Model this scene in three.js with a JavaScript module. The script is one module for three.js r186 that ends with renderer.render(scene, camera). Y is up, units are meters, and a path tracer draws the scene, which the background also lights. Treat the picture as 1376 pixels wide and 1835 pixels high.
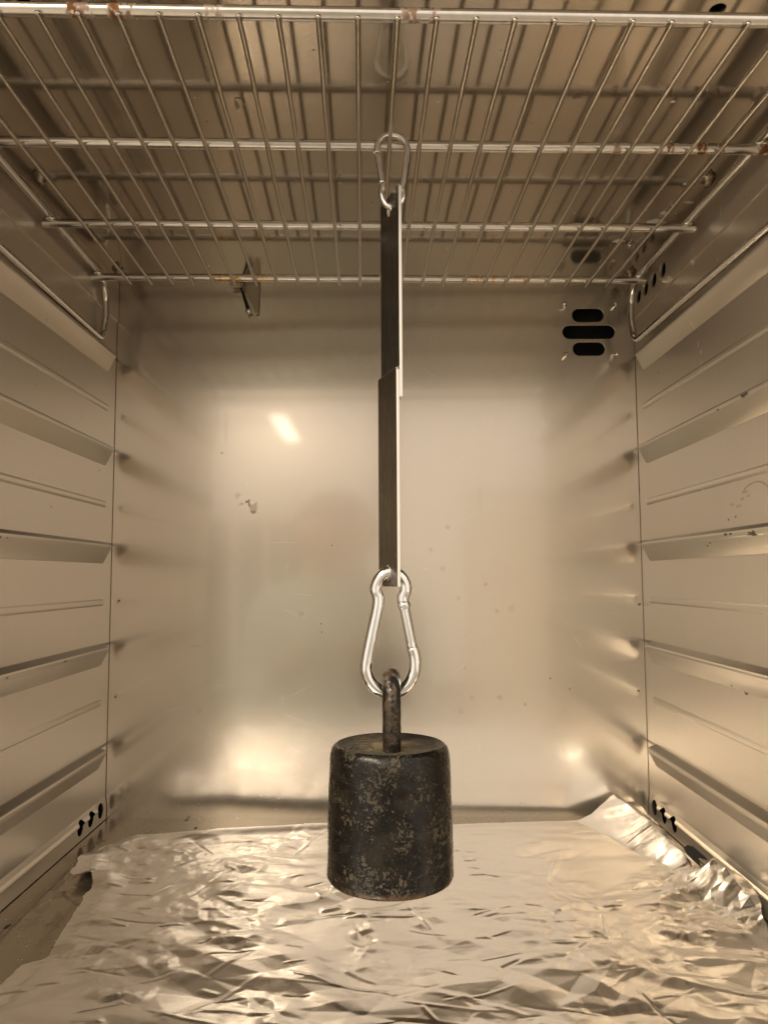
import * as THREE from 'three';
import { mergeGeometries, mergeVertices, toCreasedNormals } from 'three/addons/utils/BufferGeometryUtils.js';
import { RectAreaLightUniformsLib } from 'three/addons/lights/RectAreaLightUniformsLib.js';
import { Brush, Evaluator, SUBTRACTION } from 'three-bvh-csg';

// ---------------------------------------------------------------- camera, light, exposure
const scene = new THREE.Scene();
const FOV = 2 * Math.atan(917.5 / 1381) * 180 / Math.PI;
const camera = new THREE.PerspectiveCamera(FOV, 767 / 1024, 0.01, 60);
camera.rotation.order = 'YXZ';
camera.position.set(0.003, 0.1762, 0.5833);
camera.rotation.set(0.0838, -0.0043, -0.0048);
scene.add(camera);

const renderer = new THREE.WebGLRenderer({ antialias: true });
renderer.setSize(767, 1024);
renderer.toneMapping = THREE.LinearToneMapping;
renderer.toneMappingExposure = 1.56;
renderer.shadowMap.enabled = true;
RectAreaLightUniformsLib.init();

scene.background = new THREE.Color().setRGB(0.82, 0.715, 0.60);   // the warm dim lab round the oven
const LAMP = 45, LAMP_TINT = new THREE.Color().setRGB(1.0, 0.86, 0.66);

// ---------------------------------------------------------------- random numbers and noise
function rng(seed) { let a = seed >>> 0; return () => { a = (a + 0x6D2B79F5) | 0; let t = Math.imul(a ^ (a >>> 15), 1 | a); t = (t + Math.imul(t ^ (t >>> 7), 61 | t)) ^ t; return ((t ^ (t >>> 14)) >>> 0) / 4294967296; }; }
function hash(ix, iy, s) { let h = Math.imul(ix, 374761393) ^ Math.imul(iy, 668265263) ^ Math.imul(s, 974634777); h = Math.imul(h ^ (h >>> 13), 1274126177); h ^= h >>> 16; h = Math.imul(h, 2246822519); return ((h ^ (h >>> 15)) >>> 0) / 4294967296; }
function vnoise(x, y, s = 0) { const ix = Math.floor(x), iy = Math.floor(y), fx = x - ix, fy = y - iy, u = fx * fx * (3 - 2 * fx), v = fy * fy * (3 - 2 * fy); const a = hash(ix, iy, s), b = hash(ix + 1, iy, s), c = hash(ix, iy + 1, s), d = hash(ix + 1, iy + 1, s); return a + (b - a) * u + (c - a) * v + (a - b - c + d) * u * v; }
function fbm(x, y, s = 0, o = 4) { let r = 0, a = 0.5, n = 0; for (let i = 0; i < o; i++) { r += a * vnoise(x, y, s + i); n += a; a *= 0.5; x *= 2.03; y *= 2.03; } return r / n; }
const lerp = (a, b, t) => a + (b - a) * t, clamp = (x, a = 0, b = 1) => Math.min(b, Math.max(a, x)), smooth = (a, b, x) => { const t = clamp((x - a) / (b - a)); return t * t * (3 - 2 * t); };

// ---------------------------------------------------------------- textures and materials
const enc = (v) => Math.round(255 * clamp(v <= 0.0031308 ? v * 12.92 : 1.055 * Math.pow(v, 1 / 2.4) - 0.055));
function dataTex(w, h, fn, srgb) {   // fn(u, v) -> [r, g, b] linear
  const d = new Uint8Array(w * h * 4);
  for (let y = 0, k = 0; y < h; y++) for (let x = 0; x < w; x++, k += 4) { const c = fn((x + 0.5) / w, (y + 0.5) / h); for (let i = 0; i < 3; i++) d[k + i] = srgb ? enc(c[i]) : Math.round(255 * clamp(c[i])); d[k + 3] = 255; }
  const t = new THREE.DataTexture(d, w, h, THREE.RGBAFormat);
  t.magFilter = THREE.LinearFilter; t.minFilter = THREE.LinearFilter; t.wrapS = t.wrapT = THREE.RepeatWrapping;
  if (srgb) t.colorSpace = THREE.SRGBColorSpace;
  t.needsUpdate = true; return t;
}
// Sheet steel over W x H metres (uv 0..1): base colour, fine grain, smears, and marks with a shape of their own.
// mark: [x, y, rx, ry, strength, r, g, b, metal, rough, jag]
function steel(W, H, o) {
  const { color, rough, seed, marks = [], specks = 0, speckAt = null, smear = 1, across = false, n = 1024, speckPale = 0.5 } = o;
  const all = marks.slice(), R = rng(seed * 77 + 5);
  for (let i = 0; i < specks; i++) { const p = speckAt ? speckAt(R) : [R() * W, R() * H], pale = R() < speckPale, r = 0.0002 + 0.0005 * R() * R(); all.push(pale ? [p[0], p[1], r, r * (0.8 + R()), 0.75, 0.9, 0.85, 0.76, 0, 0.6, 0.3] : [p[0], p[1], r, r * (0.8 + R()), 0.8, 0.05, 0.035, 0.02, 0.2, 0.6, 0.3]); }
  const w = n, h = Math.round(n * H / W), C = new Float32Array(w * h * 3), O = new Float32Array(w * h * 2);
  for (let y = 0; y < h; y++) for (let x = 0; x < w; x++) {
    const X = (x + 0.5) / w * W, Y = (y + 0.5) / h * H, k = y * w + x;
    const cloud = fbm(X * 22, Y * 22, seed, 4) - 0.5, streak = across ? fbm(X * 14, Y * 240, seed + 20, 3) - 0.5 : fbm(X * 240, Y * 14, seed + 20, 3) - 0.5;
    
    const m = 1 + 0.06 * smear * cloud + 0.012 * streak, warm = 1 + 0.05 * (fbm(X * 9, Y * 9, seed + 60, 3) - 0.5);
    C[k * 3] = color[0] * m * warm; C[k * 3 + 1] = color[1] * m; C[k * 3 + 2] = color[2] * m / warm;
    O[k * 2] = rough * (1 + 0.16 * smear * cloud + 0.03 * streak); O[k * 2 + 1] = o.metal ?? 0.75;
  }
  for (let i = 0; i < (o.scratches ?? 0); i++) {   // hairline scratches and faint wipe arcs
    let x = R() * w, y = R() * h, a = R() * Math.PI * 2; const len = (0.004 + 0.05 * R() * R() * R()) / W * w, bend = (R() - 0.5) * 0.01, k = 1 + (R() < 0.7 ? 1 : -1) * (0.03 + 0.07 * R());
    for (let t = 0; t < len; t++) { x += Math.cos(a); y += Math.sin(a); a += bend; const xi = Math.floor(x), yi = Math.floor(y); if (xi < 0 || yi < 0 || xi >= w || yi >= h) break; const q = yi * w + xi; for (let c = 0; c < 3; c++) C[q * 3 + c] *= k; O[q * 2] *= 1.25; }
  }
  for (const [mx, my, rx, ry, st, r, g, b, metal, ro, jag] of all) {
    const x0 = Math.max(0, Math.floor((mx - 1.7 * rx) / W * w)), x1 = Math.min(w - 1, Math.ceil((mx + 1.7 * rx) / W * w)), y0 = Math.max(0, Math.floor((my - 1.7 * ry) / H * h)), y1 = Math.min(h - 1, Math.ceil((my + 1.7 * ry) / H * h));
    for (let y = y0; y <= y1; y++) for (let x = x0; x <= x1; x++) {
      const dx = ((x + 0.5) / w * W - mx) / rx, dy = ((y + 0.5) / h * H - my) / ry, a = Math.atan2(dy, dx);
      const d = Math.hypot(dx, dy) / (1 + jag * (vnoise(Math.cos(a) * 2.3 + mx * 900, Math.sin(a) * 2.3 + my * 900, 7) * 2 - 1)), t = st * (1 - smooth(0.72, 1.08, d)), k = y * w + x;
      if (t <= 0) continue;
      C[k * 3] = lerp(C[k * 3], r, t); C[k * 3 + 1] = lerp(C[k * 3 + 1], g, t); C[k * 3 + 2] = lerp(C[k * 3 + 2], b, t);
      O[k * 2] = lerp(O[k * 2], ro, t); O[k * 2 + 1] = lerp(O[k * 2 + 1], metal, t);
    }
  }
  const at = (u, v) => Math.min(h - 1, Math.floor(v * h)) * w + Math.min(w - 1, Math.floor(u * w));
  const map = dataTex(w, h, (u, v) => { const k = at(u, v); return [C[k * 3], C[k * 3 + 1], C[k * 3 + 2]]; }, true);
  const orm = dataTex(w, h, (u, v) => { const k = at(u, v); return [1, O[k * 2], O[k * 2 + 1]]; }, false);
  map.wrapS = map.wrapT = orm.wrapS = orm.wrapT = THREE.ClampToEdgeWrapping;
  const m = new THREE.MeshPhysicalMaterial({ map, roughnessMap: orm, metalnessMap: orm, roughness: 1, metalness: 1, clearcoat: o.coat ?? 0.35, clearcoatRoughness: o.coatRough ?? 0.07 });
  return m;
}
const STEEL = [0.60, 0.53, 0.44];
const plainSteel = new THREE.MeshPhysicalMaterial({ color: new THREE.Color().setRGB(...STEEL), metalness: 1, roughness: 0.3 });
const dullSteel = new THREE.MeshStandardMaterial({ color: new THREE.Color().setRGB(0.30, 0.25, 0.18), metalness: 1, roughness: 0.28 });
const rodSteel = new THREE.MeshStandardMaterial({ color: new THREE.Color().setRGB(0.64, 0.62, 0.58), metalness: 1, roughness: 0.14 });
const wireSteel = new THREE.MeshStandardMaterial({ color: new THREE.Color().setRGB(0.46, 0.42, 0.36), metalness: 1, roughness: 0.16 });
const zinc = new THREE.MeshStandardMaterial({ color: new THREE.Color().setRGB(0.80, 0.81, 0.82), metalness: 1, roughness: 0.12 });
const darkVoid = new THREE.MeshStandardMaterial({ color: new THREE.Color().setRGB(0.012, 0.011, 0.010), metalness: 0, roughness: 0.9 });
const casingMat = new THREE.MeshStandardMaterial({ color: new THREE.Color().setRGB(0.010, 0.009, 0.008), metalness: 0, roughness: 0.8 });

// ---------------------------------------------------------------- geometry helpers
const used = new Map();
function numbered(name) { const n = used.get(name) ?? 0; used.set(name, n + 1); return n ? name + '_' + String(n).padStart(3, '0') : name; }
function part(name, geo, mat, parent) { const m = new THREE.Mesh(geo, mat); m.name = name; m.castShadow = m.receiveShadow = true; parent.add(m); return m; }
function thing(name, label, category, pos = [0, 0, 0]) { const o = new THREE.Group(); o.name = numbered(name); o.position.set(...pos); o.userData = { label, category }; scene.add(o); return o; }
function structure(name, geo, mat, label) { const m = new THREE.Mesh(geo, mat); m.name = name; m.castShadow = m.receiveShadow = true; m.userData = { kind: 'structure' }; if (label) m.userData.label = label; scene.add(m); return m; }
function geoOf(pos, idx, uv) { const g = new THREE.BufferGeometry(); g.setAttribute('position', new THREE.Float32BufferAttribute(pos, 3)); if (uv) g.setAttribute('uv', new THREE.Float32BufferAttribute(uv, 2)); g.setIndex(idx); g.computeVertexNormals(); return g; }
function crease(g, deg = 38) { return toCreasedNormals(g, deg * Math.PI / 180); }
function uvBy(g, f) { const p = g.attributes.position, uv = new Float32Array(p.count * 2); for (let i = 0; i < p.count; i++) { const r = f(p.getX(i), p.getY(i), p.getZ(i)); uv[2 * i] = r[0]; uv[2 * i + 1] = r[1]; } g.setAttribute('uv', new THREE.BufferAttribute(uv, 2)); return g; }
function box(x0, x1, y0, y1, z0, z1) { const g = new THREE.BoxGeometry(x1 - x0, y1 - y0, z1 - z0); g.translate((x0 + x1) / 2, (y0 + y1) / 2, (z0 + z1) / 2); return g; }
function bevelBox(x0, x1, y0, y1, z0, z1, b) { const s = new THREE.Shape(); s.moveTo(x0 + b, y0 + b); s.lineTo(x1 - b, y0 + b); s.lineTo(x1 - b, y1 - b); s.lineTo(x0 + b, y1 - b); s.closePath(); const g = new THREE.ExtrudeGeometry(s, { depth: z1 - z0 - 2 * b, bevelEnabled: true, bevelSize: b, bevelThickness: b, bevelSegments: 2 }); g.translate(0, 0, z0 + b); return g; }
// a round bar swept along points, with rounded ends; radius may be a function of t
function sweep(pts, radius, sides = 14, o = {}) {
  const P = pts.map((p) => Array.isArray(p) ? new THREE.Vector3(...p) : p), n = P.length, rOf = typeof radius === 'function' ? radius : () => radius;
  const T = P.map((p, i) => P[Math.min(n - 1, i + 1)].clone().sub(P[Math.max(0, i - 1)]).normalize());
  const L = [0]; for (let i = 1; i < n; i++) L.push(L[i - 1] + P[i].distanceTo(P[i - 1]));
  let N = new THREE.Vector3(0, 1, 0); if (Math.abs(T[0].y) > 0.9) N.set(1, 0, 0); N.sub(T[0].clone().multiplyScalar(N.dot(T[0]))).normalize();
  const rings = [];
  const cap = o.cap ?? 0.35;   // how far the end is domed, in radii
  const add = (c, t, nrm, r, v) => rings.push({ c, t, nrm, r, v });
  for (let i = 0; i < n; i++) {
    N = N.clone().sub(T[i].clone().multiplyScalar(N.dot(T[i]))).normalize();
    const r = rOf(L[i] / L[n - 1]);
    if (i === 0) for (const [a, b] of [[0.001, cap], [0.55, cap * 0.8], [0.88, cap * 0.3]]) add(P[0].clone().addScaledVector(T[0], -r * b), T[0], N, r * a, 0);
    add(P[i], T[i], N, r, L[i]);
    if (i === n - 1) for (const [a, b] of [[0.88, cap * 0.3], [0.55, cap * 0.8], [0.001, cap]]) add(P[i].clone().addScaledVector(T[i], r * b), T[i], N, r * a, L[i]);
  }
  const pos = [], uv = [], idx = [];
  for (const k of rings) { const B = new THREE.Vector3().crossVectors(k.t, k.nrm); for (let j = 0; j <= sides; j++) { const a = j / sides * 2 * Math.PI, d = k.nrm.clone().multiplyScalar(Math.cos(a) * k.r * (o.flat ?? 1)).addScaledVector(B, Math.sin(a) * k.r); pos.push(k.c.x + d.x, k.c.y + d.y, k.c.z + d.z); uv.push(k.v / L[n - 1], j / sides); } }
  for (let i = 0; i < rings.length - 1; i++) for (let j = 0; j < sides; j++) { const a = i * (sides + 1) + j, b = a + sides + 1; idx.push(a, a + 1, b, b, a + 1, b + 1); }
  return geoOf(pos, idx, uv);
}
function curve(pts, n, closed = false) { return new THREE.CatmullRomCurve3(pts.map((p) => new THREE.Vector3(...p)), closed, 'centripetal').getSpacedPoints(n); }
function line(a, b, n = 2) { const r = []; for (let i = 0; i <= n; i++) r.push([lerp(a[0], b[0], i / n), lerp(a[1], b[1], i / n), lerp(a[2], b[2], i / n)]); return r; }
function circleHole(x, y, r) { const p = new THREE.Path(); p.absellipse(x, y, r, r, 0, Math.PI * 2, true); return p; }
function slotHole(x0, x1, y0, y1) { const r = (y1 - y0) / 2, p = new THREE.Path(); p.moveTo(x0 + r, y0); p.absarc(x0 + r, (y0 + y1) / 2, r, -Math.PI / 2, Math.PI / 2, true); p.lineTo(x1 - r, y1); p.absarc(x1 - r, (y0 + y1) / 2, r, Math.PI / 2, -Math.PI / 2, true); p.closePath(); return p; }

// ---------------------------------------------------------------- the oven chamber (the setting)
const W = 0.2, H = 0.4014, ZF = 0.333, YS = 0.0165, YC = 0.3745;

// casing round the chamber, so that light only enters by the open front
{
  const g = mergeGeometries([box(-0.262, -0.217, -0.05, 0.47, -0.055, ZF), box(0.217, 0.262, -0.05, 0.47, -0.055, ZF), box(-0.217, 0.217, 0.42, 0.47, -0.055, ZF), box(-0.217, 0.217, -0.05, -0.012, -0.055, ZF), box(-0.217, 0.217, -0.012, 0.42, -0.055, -0.03),
    box(-0.217, -0.2012, -0.012, 0.42, ZF - 0.004, ZF - 0.001), box(0.2012, 0.217, -0.012, 0.42, ZF - 0.004, ZF - 0.001), box(-0.2012, 0.2012, H + 0.004, 0.42, ZF - 0.004, ZF - 0.001), box(-0.2012, 0.2012, -0.012, -0.002, ZF - 0.004, ZF - 0.001)]);
  structure('oven_casing', g, casingMat);
}

// back wall with three vent slots
{
  const s = new THREE.Shape(); s.moveTo(-0.204, -0.004); s.lineTo(0.204, -0.004); s.lineTo(0.204, H + 0.01); s.lineTo(-0.204, H + 0.01); s.closePath();
  s.holes.push(slotHole(0.1521, 0.1768, 0.3726, 0.3831), slotHole(0.1444, 0.1849, 0.3592, 0.3698), slotHole(0.1521, 0.1768, 0.3459, 0.3564));
  const g = new THREE.ExtrudeGeometry(s, { depth: 0.0006, bevelEnabled: true, bevelSize: 0.0003, bevelThickness: 0.0003, bevelOffset: -0.0003, bevelSegments: 2, curveSegments: 20 }); g.translate(0, 0, -0.0009);
  uvBy(g, (x, y) => [(x + 0.204) / 0.408, (y + 0.004) / 0.42]);
  const X = (x) => x + 0.204, Y = (y) => y + 0.004, marks = [];
  const pale = [0.40, 0.35, 0.26, 0.55, 0.5], dim = [0.33, 0.28, 0.20, 0.6, 0.45];
  // the dried drip left of the hanging strip
  marks.push([X(-0.0935), Y(0.2283), 0.0032, 0.0042, 0.62, ...pale, 0.12], [X(-0.0935), Y(0.2256), 0.0024, 0.0014, 0.55, 0.2, 0.16, 0.09, 0.5, 0.5, 0.1], [X(-0.0915), Y(0.2318), 0.001, 0.002, 0.5, ...dim, 0.2]);
  marks.push([X(-0.0967), Y(0.2313), 0.0008, 0.0019, 0.75, 0.16, 0.10, 0.06, 0.3, 0.5, 0.3], [X(-0.0982), Y(0.2335), 0.0018, 0.0008, 0.8, 0.14, 0.09, 0.05, 0.3, 0.5, 0.3], [X(-0.0968), Y(0.2345), 0.0006, 0.0012, 0.7, 0.14, 0.09, 0.05, 0.3, 0.5, 0.3], [X(-0.1022), Y(0.2318), 0.0022, 0.0014, 0.35, ...dim, 0.6], [X(-0.1056), Y(0.238), 0.002, 0.003, 0.25, ...dim, 0.7]);
  for (const [x, y, r, st] of [[-0.0569, 0.1487, 0.0021, 0.6], [-0.1324, 0.0779, 0.0022, 0.55], [-0.1179, 0.2709, 0.001, 0.8], [0.0537, 0.2133, 0.002, 0.4], [0.0818, 0.1702, 0.0016, 0.4], [0.0909, 0.0861, 0.0022, 0.55], [0.1095, 0.0811, 0.0013, 0.5], [0.0700, 0.0860, 0.0018, 0.35], [0.062, 0.076, 0.0024, 0.3], [0.0655, 0.108, 0.0016, 0.3], [0.0495, 0.182, 0.0024, 0.25], [0.061, 0.16, 0.002, 0.25], [0.09, 0.15, 0.0018, 0.3], [0.0407, 0.196, 0.002, 0.25], [0.101, 0.152, 0.003, 0.2]]) marks.push([X(x), Y(y), r, r, st * 0.65, 0.34, 0.29, 0.20, 0.6, 0.4, 0.15]);
  for (const [x, y, r] of [[0.1972, 0.1546, 0.0013], [-0.0422, 0.1412, 0.0006], [-0.0414, 0.135, 0.0006], [-0.1936, 0.1592, 0.0009], [-0.1946, 0.088, 0.0008], [0.1946, 0.0905, 0.001], [0.1431, 0.092, 0.0007], [0.129, 0.1, 0.0006], [-0.034, 0.2, 0.0005]]) marks.push([X(x), Y(y), r, r * 0.9, 0.85, 0.06, 0.04, 0.025, 0.2, 0.6, 0.3]);
  marks.push([X(0.0785), Y(0.2350), 0.0016, 0.014, 0.10, 0.5, 0.46, 0.38, 0.6, 0.4, 0.3], [X(-0.135), Y(0.125), 0.004, 0.0012, 0.15, ...dim, 0.6], [X(-0.115), Y(0.29), 0.001, 0.012, 0.12, ...dim, 0.4]);
  const m = steel(0.408, 0.42, { color: STEEL, rough: 0.215, metal: 0.80, coat: 1, coatRough: 0.055, seed: 3, scratches: 150, marks, specks: 26, speckPale: 0.3, speckAt: (R) => [X(-0.19 + 0.38 * R()), Y(0.002 + 0.03 * R() * R())] });
  const back = structure('wall_back', g, m);
  // fan chamber seen black through the slots
  part('vent_chamber', box(0.138, 0.192, 0.34, 0.389, -0.029, -0.022), darkVoid, back);
  // four bent fixing tabs round the slots
  for (const [x, y, dx, dy] of [[0.1467, 0.3833, -1, 1], [0.1832, 0.3828, 1, 1], [0.1471, 0.3472, -1, -1], [0.1829, 0.3471, 1, -1]]) {
    const t = sweep([[x + dx * 0.0002, y + dy * 0.0001, -0.0005], [x + dx * 0.0006, y + dy * 0.0008, 0.003], [x + dx * 0.0016, y + dy * 0.0020, 0.0064]], 0.00155, 12, { cap: 0.7 });
    part('fixing_tab', t, rodSteel, back);
  }
}

// side walls: a flat sheet, five shelf ribs, four stiffening beads, a skirt with holes, an upper band
function wallSheet(s) {   // the plane from the skirt up to the upper band
  const g = geoOf([s * W, YS, 0.0012, s * W, YS, ZF, s * W, YC, ZF, s * W, YC, 0.0012, s * (W + 0.0012), YS, 0.0012, s * (W + 0.0012), YS, ZF, s * (W + 0.0012), YC, ZF, s * (W + 0.0012), YC, 0.0012],
    s < 0 ? [0, 2, 1, 0, 3, 2, 4, 5, 6, 4, 6, 7, 0, 4, 7, 0, 7, 3] : [0, 1, 2, 0, 2, 3, 4, 6, 5, 4, 7, 6, 0, 7, 4, 0, 3, 7]);
  const h = g.toNonIndexed(); h.computeVertexNormals();
  return uvBy(h, (x, y, z) => [z / ZF, y / H]);
}
function loft(profiles, s) {   // profiles: [[z, [[inward, y], ...]], ...] along the wall; s is the side
  const n = profiles[0][1].length, pos = [], idx = [];
  for (const [z, p] of profiles) for (const [a, y] of p) pos.push(s * (W - a), y, z);
  for (let i = 0; i < profiles.length - 1; i++) for (let j = 0; j < n - 1; j++) { const a = i * n + j, b = a + n; if (s > 0) idx.push(a, a + 1, b, b, a + 1, b + 1); else idx.push(a, b, a + 1, b, b + 1, a + 1); }
  const g = crease(geoOf(pos, idx), 32);
  return uvBy(g, (x, y, z) => [z / ZF, y / H]);
}
function ribGeo(y, s) {
  const p = [[-0.0004, 0.0036], [0.0004, 0.0032], [0.0052, 0.0013], [0.0060, 0.0008], [0.0064, 0.0000], [0.0064, -0.0011], [0.0060, -0.0022], [0.0053, -0.0030], [0.0006, -0.0121], [-0.0004, -0.0128]];
  const sec = (k) => p.map(([a, b]) => [a > 0 ? a * k - 0.0004 * (1 - k) : a, y + b * (0.55 + 0.45 * k)]);
  return loft([[0.0122, sec(0)], [0.0134, sec(0.10)], [0.0180, sec(0.93)], [0.0188, sec(0.99)], [0.0198, sec(1)], [ZF - 0.0012, sec(1)], [ZF - 0.0004, sec(0.9)], [ZF, sec(0)]], s);
}
function beadGeo(y, s) {
  const p = [[-0.0003, 0.0027], [0.0004, 0.0021], [0.0009, 0.0015], [0.0010, 0.0010], [0.0010, -0.0010], [0.0009, -0.0015], [0.0004, -0.0021], [-0.0003, -0.0027]];
  const sec = (k) => p.map(([a, b]) => [a > 0 ? a * k - 0.0003 * (1 - k) : a, y + b]);
  return loft([[0.0158, sec(0)], [0.0166, sec(0.6)], [0.0172, sec(1)], [ZF - 0.0006, sec(1)], [ZF, sec(0)]], s);
}
function skirtGeo(s) {   // bottom strip with a raised lip, cut by three round holes
  const pts = [[-0.0005, YS], [0, YS], [0.0004, 0.0150], [0.0009, 0.0131], [0.0020, 0.0120], [0.0023, 0.0112], [0.0020, 0.0104], [0.0010, 0.0096], [0.0009, 0.0006], [0.0004, 0.0006], [0.0004, 0.0092], [0.0014, 0.0105], [0.0017, 0.0112], [0.0014, 0.0118], [0.0003, 0.0128], [-0.0002, 0.0149], [-0.0005, 0.0160]];
  const sh = new THREE.Shape(); pts.forEach(([a, y], i) => { const x = -s * a; i ? sh.lineTo(x, y) : sh.moveTo(x, y); }); sh.closePath();
  const flat = new THREE.Shape(); [[-0.0005, YS], [0, YS], [0.0009, 0.0096], [0.0009, 0.0006], [0.0004, 0.0006], [0.0004, 0.0094]].forEach(([a, y], i) => { const x = -s * a; i ? flat.lineTo(x, y) : flat.moveTo(x, y); }); flat.closePath();
  const main = new THREE.ExtrudeGeometry(sh, { depth: ZF - 0.0205, bevelEnabled: false }); main.translate(s * W, 0, 0.0205);
  const end = new THREE.ExtrudeGeometry(flat, { depth: 0.0193, bevelEnabled: false }); end.translate(s * W, 0, 0.0012);
  const ev = new Evaluator(); ev.useGroups = false; ev.attributes = ['position', 'normal', 'uv'];
  const cut = (g, zs) => { let b = new Brush(g); b.updateMatrixWorld(); for (const z of zs) { const c = new THREE.CylinderGeometry(0.0054, 0.0054, 0.02, 28); c.rotateZ(Math.PI / 2); c.translate(s * W, 0.0092, z); const cb = new Brush(c); cb.updateMatrixWorld(); b = ev.evaluate(b, cb, SUBTRACTION); } return b.geometry; };
  const a = cut(main, [0.0308, 0.0496]), b = cut(end, [0.0118]);
  for (const g of [a, b]) { for (const k of Object.keys(g.attributes)) if (!['position', 'normal', 'uv'].includes(k)) g.deleteAttribute(k); }
  const na = a.index ? a.toNonIndexed() : a, nb = b.index ? b.toNonIndexed() : b;
  return uvBy(mergeGeometries([na, nb]), (x, y, z) => [z / ZF, y / H]);
}
function bandGeo(s) {   // upper band between the seam and the ceiling, four holes near the back on the right
  const sh = new THREE.Shape(), y1 = H + 0.004; sh.moveTo(0.0012, YC - 0.0012); sh.lineTo(ZF, YC - 0.0012); sh.lineTo(ZF, y1); sh.lineTo(0.0012, y1); sh.closePath();
  if (s > 0) for (const z of [0.0155, 0.0312, 0.0483, 0.0662]) sh.holes.push(circleHole(z, 0.3872, 0.0055));
  const g = new THREE.ExtrudeGeometry(sh, { depth: 0.0012, bevelEnabled: true, bevelSize: 0.0003, bevelThickness: 0.0003, bevelSegments: 2, curveSegments: 20 });
  g.rotateY(-Math.PI / 2);   // shape x -> world z, depth -> -x
  g.translate(s > 0 ? W + 0.0003 : -W + 0.0009, 0, 0);
  return uvBy(g, (x, y, z) => [z / ZF, y / H]);
}
const RIB_Y = [0.0522, 0.1254, 0.1993, 0.2714, 0.3420], BEAD_Y = [0, 1, 2, 3].map((k) => 0.0866 + 0.0719 * k);
for (const [s, name, seed] of [[-1, 'wall_left', 11], [1, 'wall_right', 12]]) {
  const marks = [], pale = [0.95, 0.91, 0.84, 0.0, 0.5], dark = [0.03, 0.022, 0.015, 0.1, 0.6];
  if (s > 0) {
    for (const [y, z, rz, ry, st] of [[0.3725, 0.1139, 0.0024, 0.0022, 0.85], [0.3313, 0.1134, 0.0005, 0.004, 0.6], [0.3189, 0.1165, 0.0009, 0.0019, 0.9], [0.3132, 0.1202, 0.0010, 0.0016, 0.8], [0.3045, 0.1202, 0.0006, 0.004, 0.5], [0.345, 0.118, 0.0005, 0.003, 0.6], [0.379, 0.117, 0.0005, 0.003, 0.5], [0.3655, 0.093, 0.0006, 0.0022, 0.6], [0.36, 0.148, 0.0007, 0.0012, 0.7], [0.352, 0.105, 0.0006, 0.0022, 0.6], [0.3, 0.084, 0.0004, 0.004, 0.35], [0.385, 0.157, 0.0006, 0.004, 0.5], [0.228, 0.116, 0.0006, 0.0006, 0.7]]) marks.push([z, y, rz, ry, st, ...pale, 0.35]);
    for (const [y, z, rz, ry] of [[0.2705, 0.1857, 0.0045, 0.0011], [0.1985, 0.1578, 0.003, 0.0009], [0.1985, 0.164, 0.002, 0.0008], [0.1975, 0.1885, 0.006, 0.0012], [0.1935, 0.128, 0.0016, 0.0006], [0.195, 0.133, 0.0012, 0.0005], [0.1125, 0.1605, 0.0024, 0.0009], [0.1145, 0.146, 0.0014, 0.0005], [0.2695, 0.154, 0.0016, 0.0005], [0.2085, 0.157, 0.001, 0.0006], [0.2075, 0.148, 0.001, 0.0006]]) marks.push([z, y, rz, ry, 0.9, ...dark, 0.5]);
    for (let i = 0; i < 26; i++) { const a = 0.5 + 2.2 * i / 26; marks.push([0.1805 + 0.016 * Math.cos(a), 0.2165 + 0.0085 * Math.sin(a), 0.0012, 0.0005, 0.4, 0.2, 0.16, 0.1, 0.4, 0.5, 0.4]); }
    for (const [y, z] of [[0.2175, 0.166], [0.214, 0.161], [0.2155, 0.153], [0.221, 0.17], [0.2185, 0.173]]) marks.push([z, y, 0.003, 0.0008, 0.35, 0.22, 0.18, 0.12, 0.4, 0.5, 0.5]);
  } else {
    for (const [y, z, rz, ry] of [[0.1975, 0.184, 0.0016, 0.0008], [0.1975, 0.176, 0.001, 0.0005], [0.124, 0.171, 0.0014, 0.0008], [0.1245, 0.096, 0.003, 0.0006], [0.1525, 0.187, 0.0016, 0.0007], [0.185, 0.182, 0.001, 0.0008]]) marks.push([z, y, rz, ry, 0.7, ...dark, 0.5]);
    marks.push([0.19, 0.373, 0.0006, 0.0035, 0.4, ...pale, 0.3]);
  }
  for (const y of RIB_Y) marks.unshift([0.17, y + 0.0021, 0.33, 0.00145, 0.92, 0.115, 0.095, 0.068, 0.7, 0.33, 0.05]);   // a darker strip in the steel colour along each rib ledge
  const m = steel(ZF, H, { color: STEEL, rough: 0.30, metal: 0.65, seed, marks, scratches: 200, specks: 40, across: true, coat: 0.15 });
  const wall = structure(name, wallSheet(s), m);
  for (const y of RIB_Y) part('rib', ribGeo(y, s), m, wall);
  for (const y of BEAD_Y) part('bead', beadGeo(y, s), m, wall);
  part('corner_flange', box(s > 0 ? W + 0.0004 : -W - 0.0012, s > 0 ? W + 0.0012 : -W - 0.0004, 0.001, H + 0.002, 0.0001, 0.0015), dullSteel, wall);
  part('skirt', skirtGeo(s), m, wall);
  part('upper_band', bandGeo(s), m, wall);
}

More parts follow.
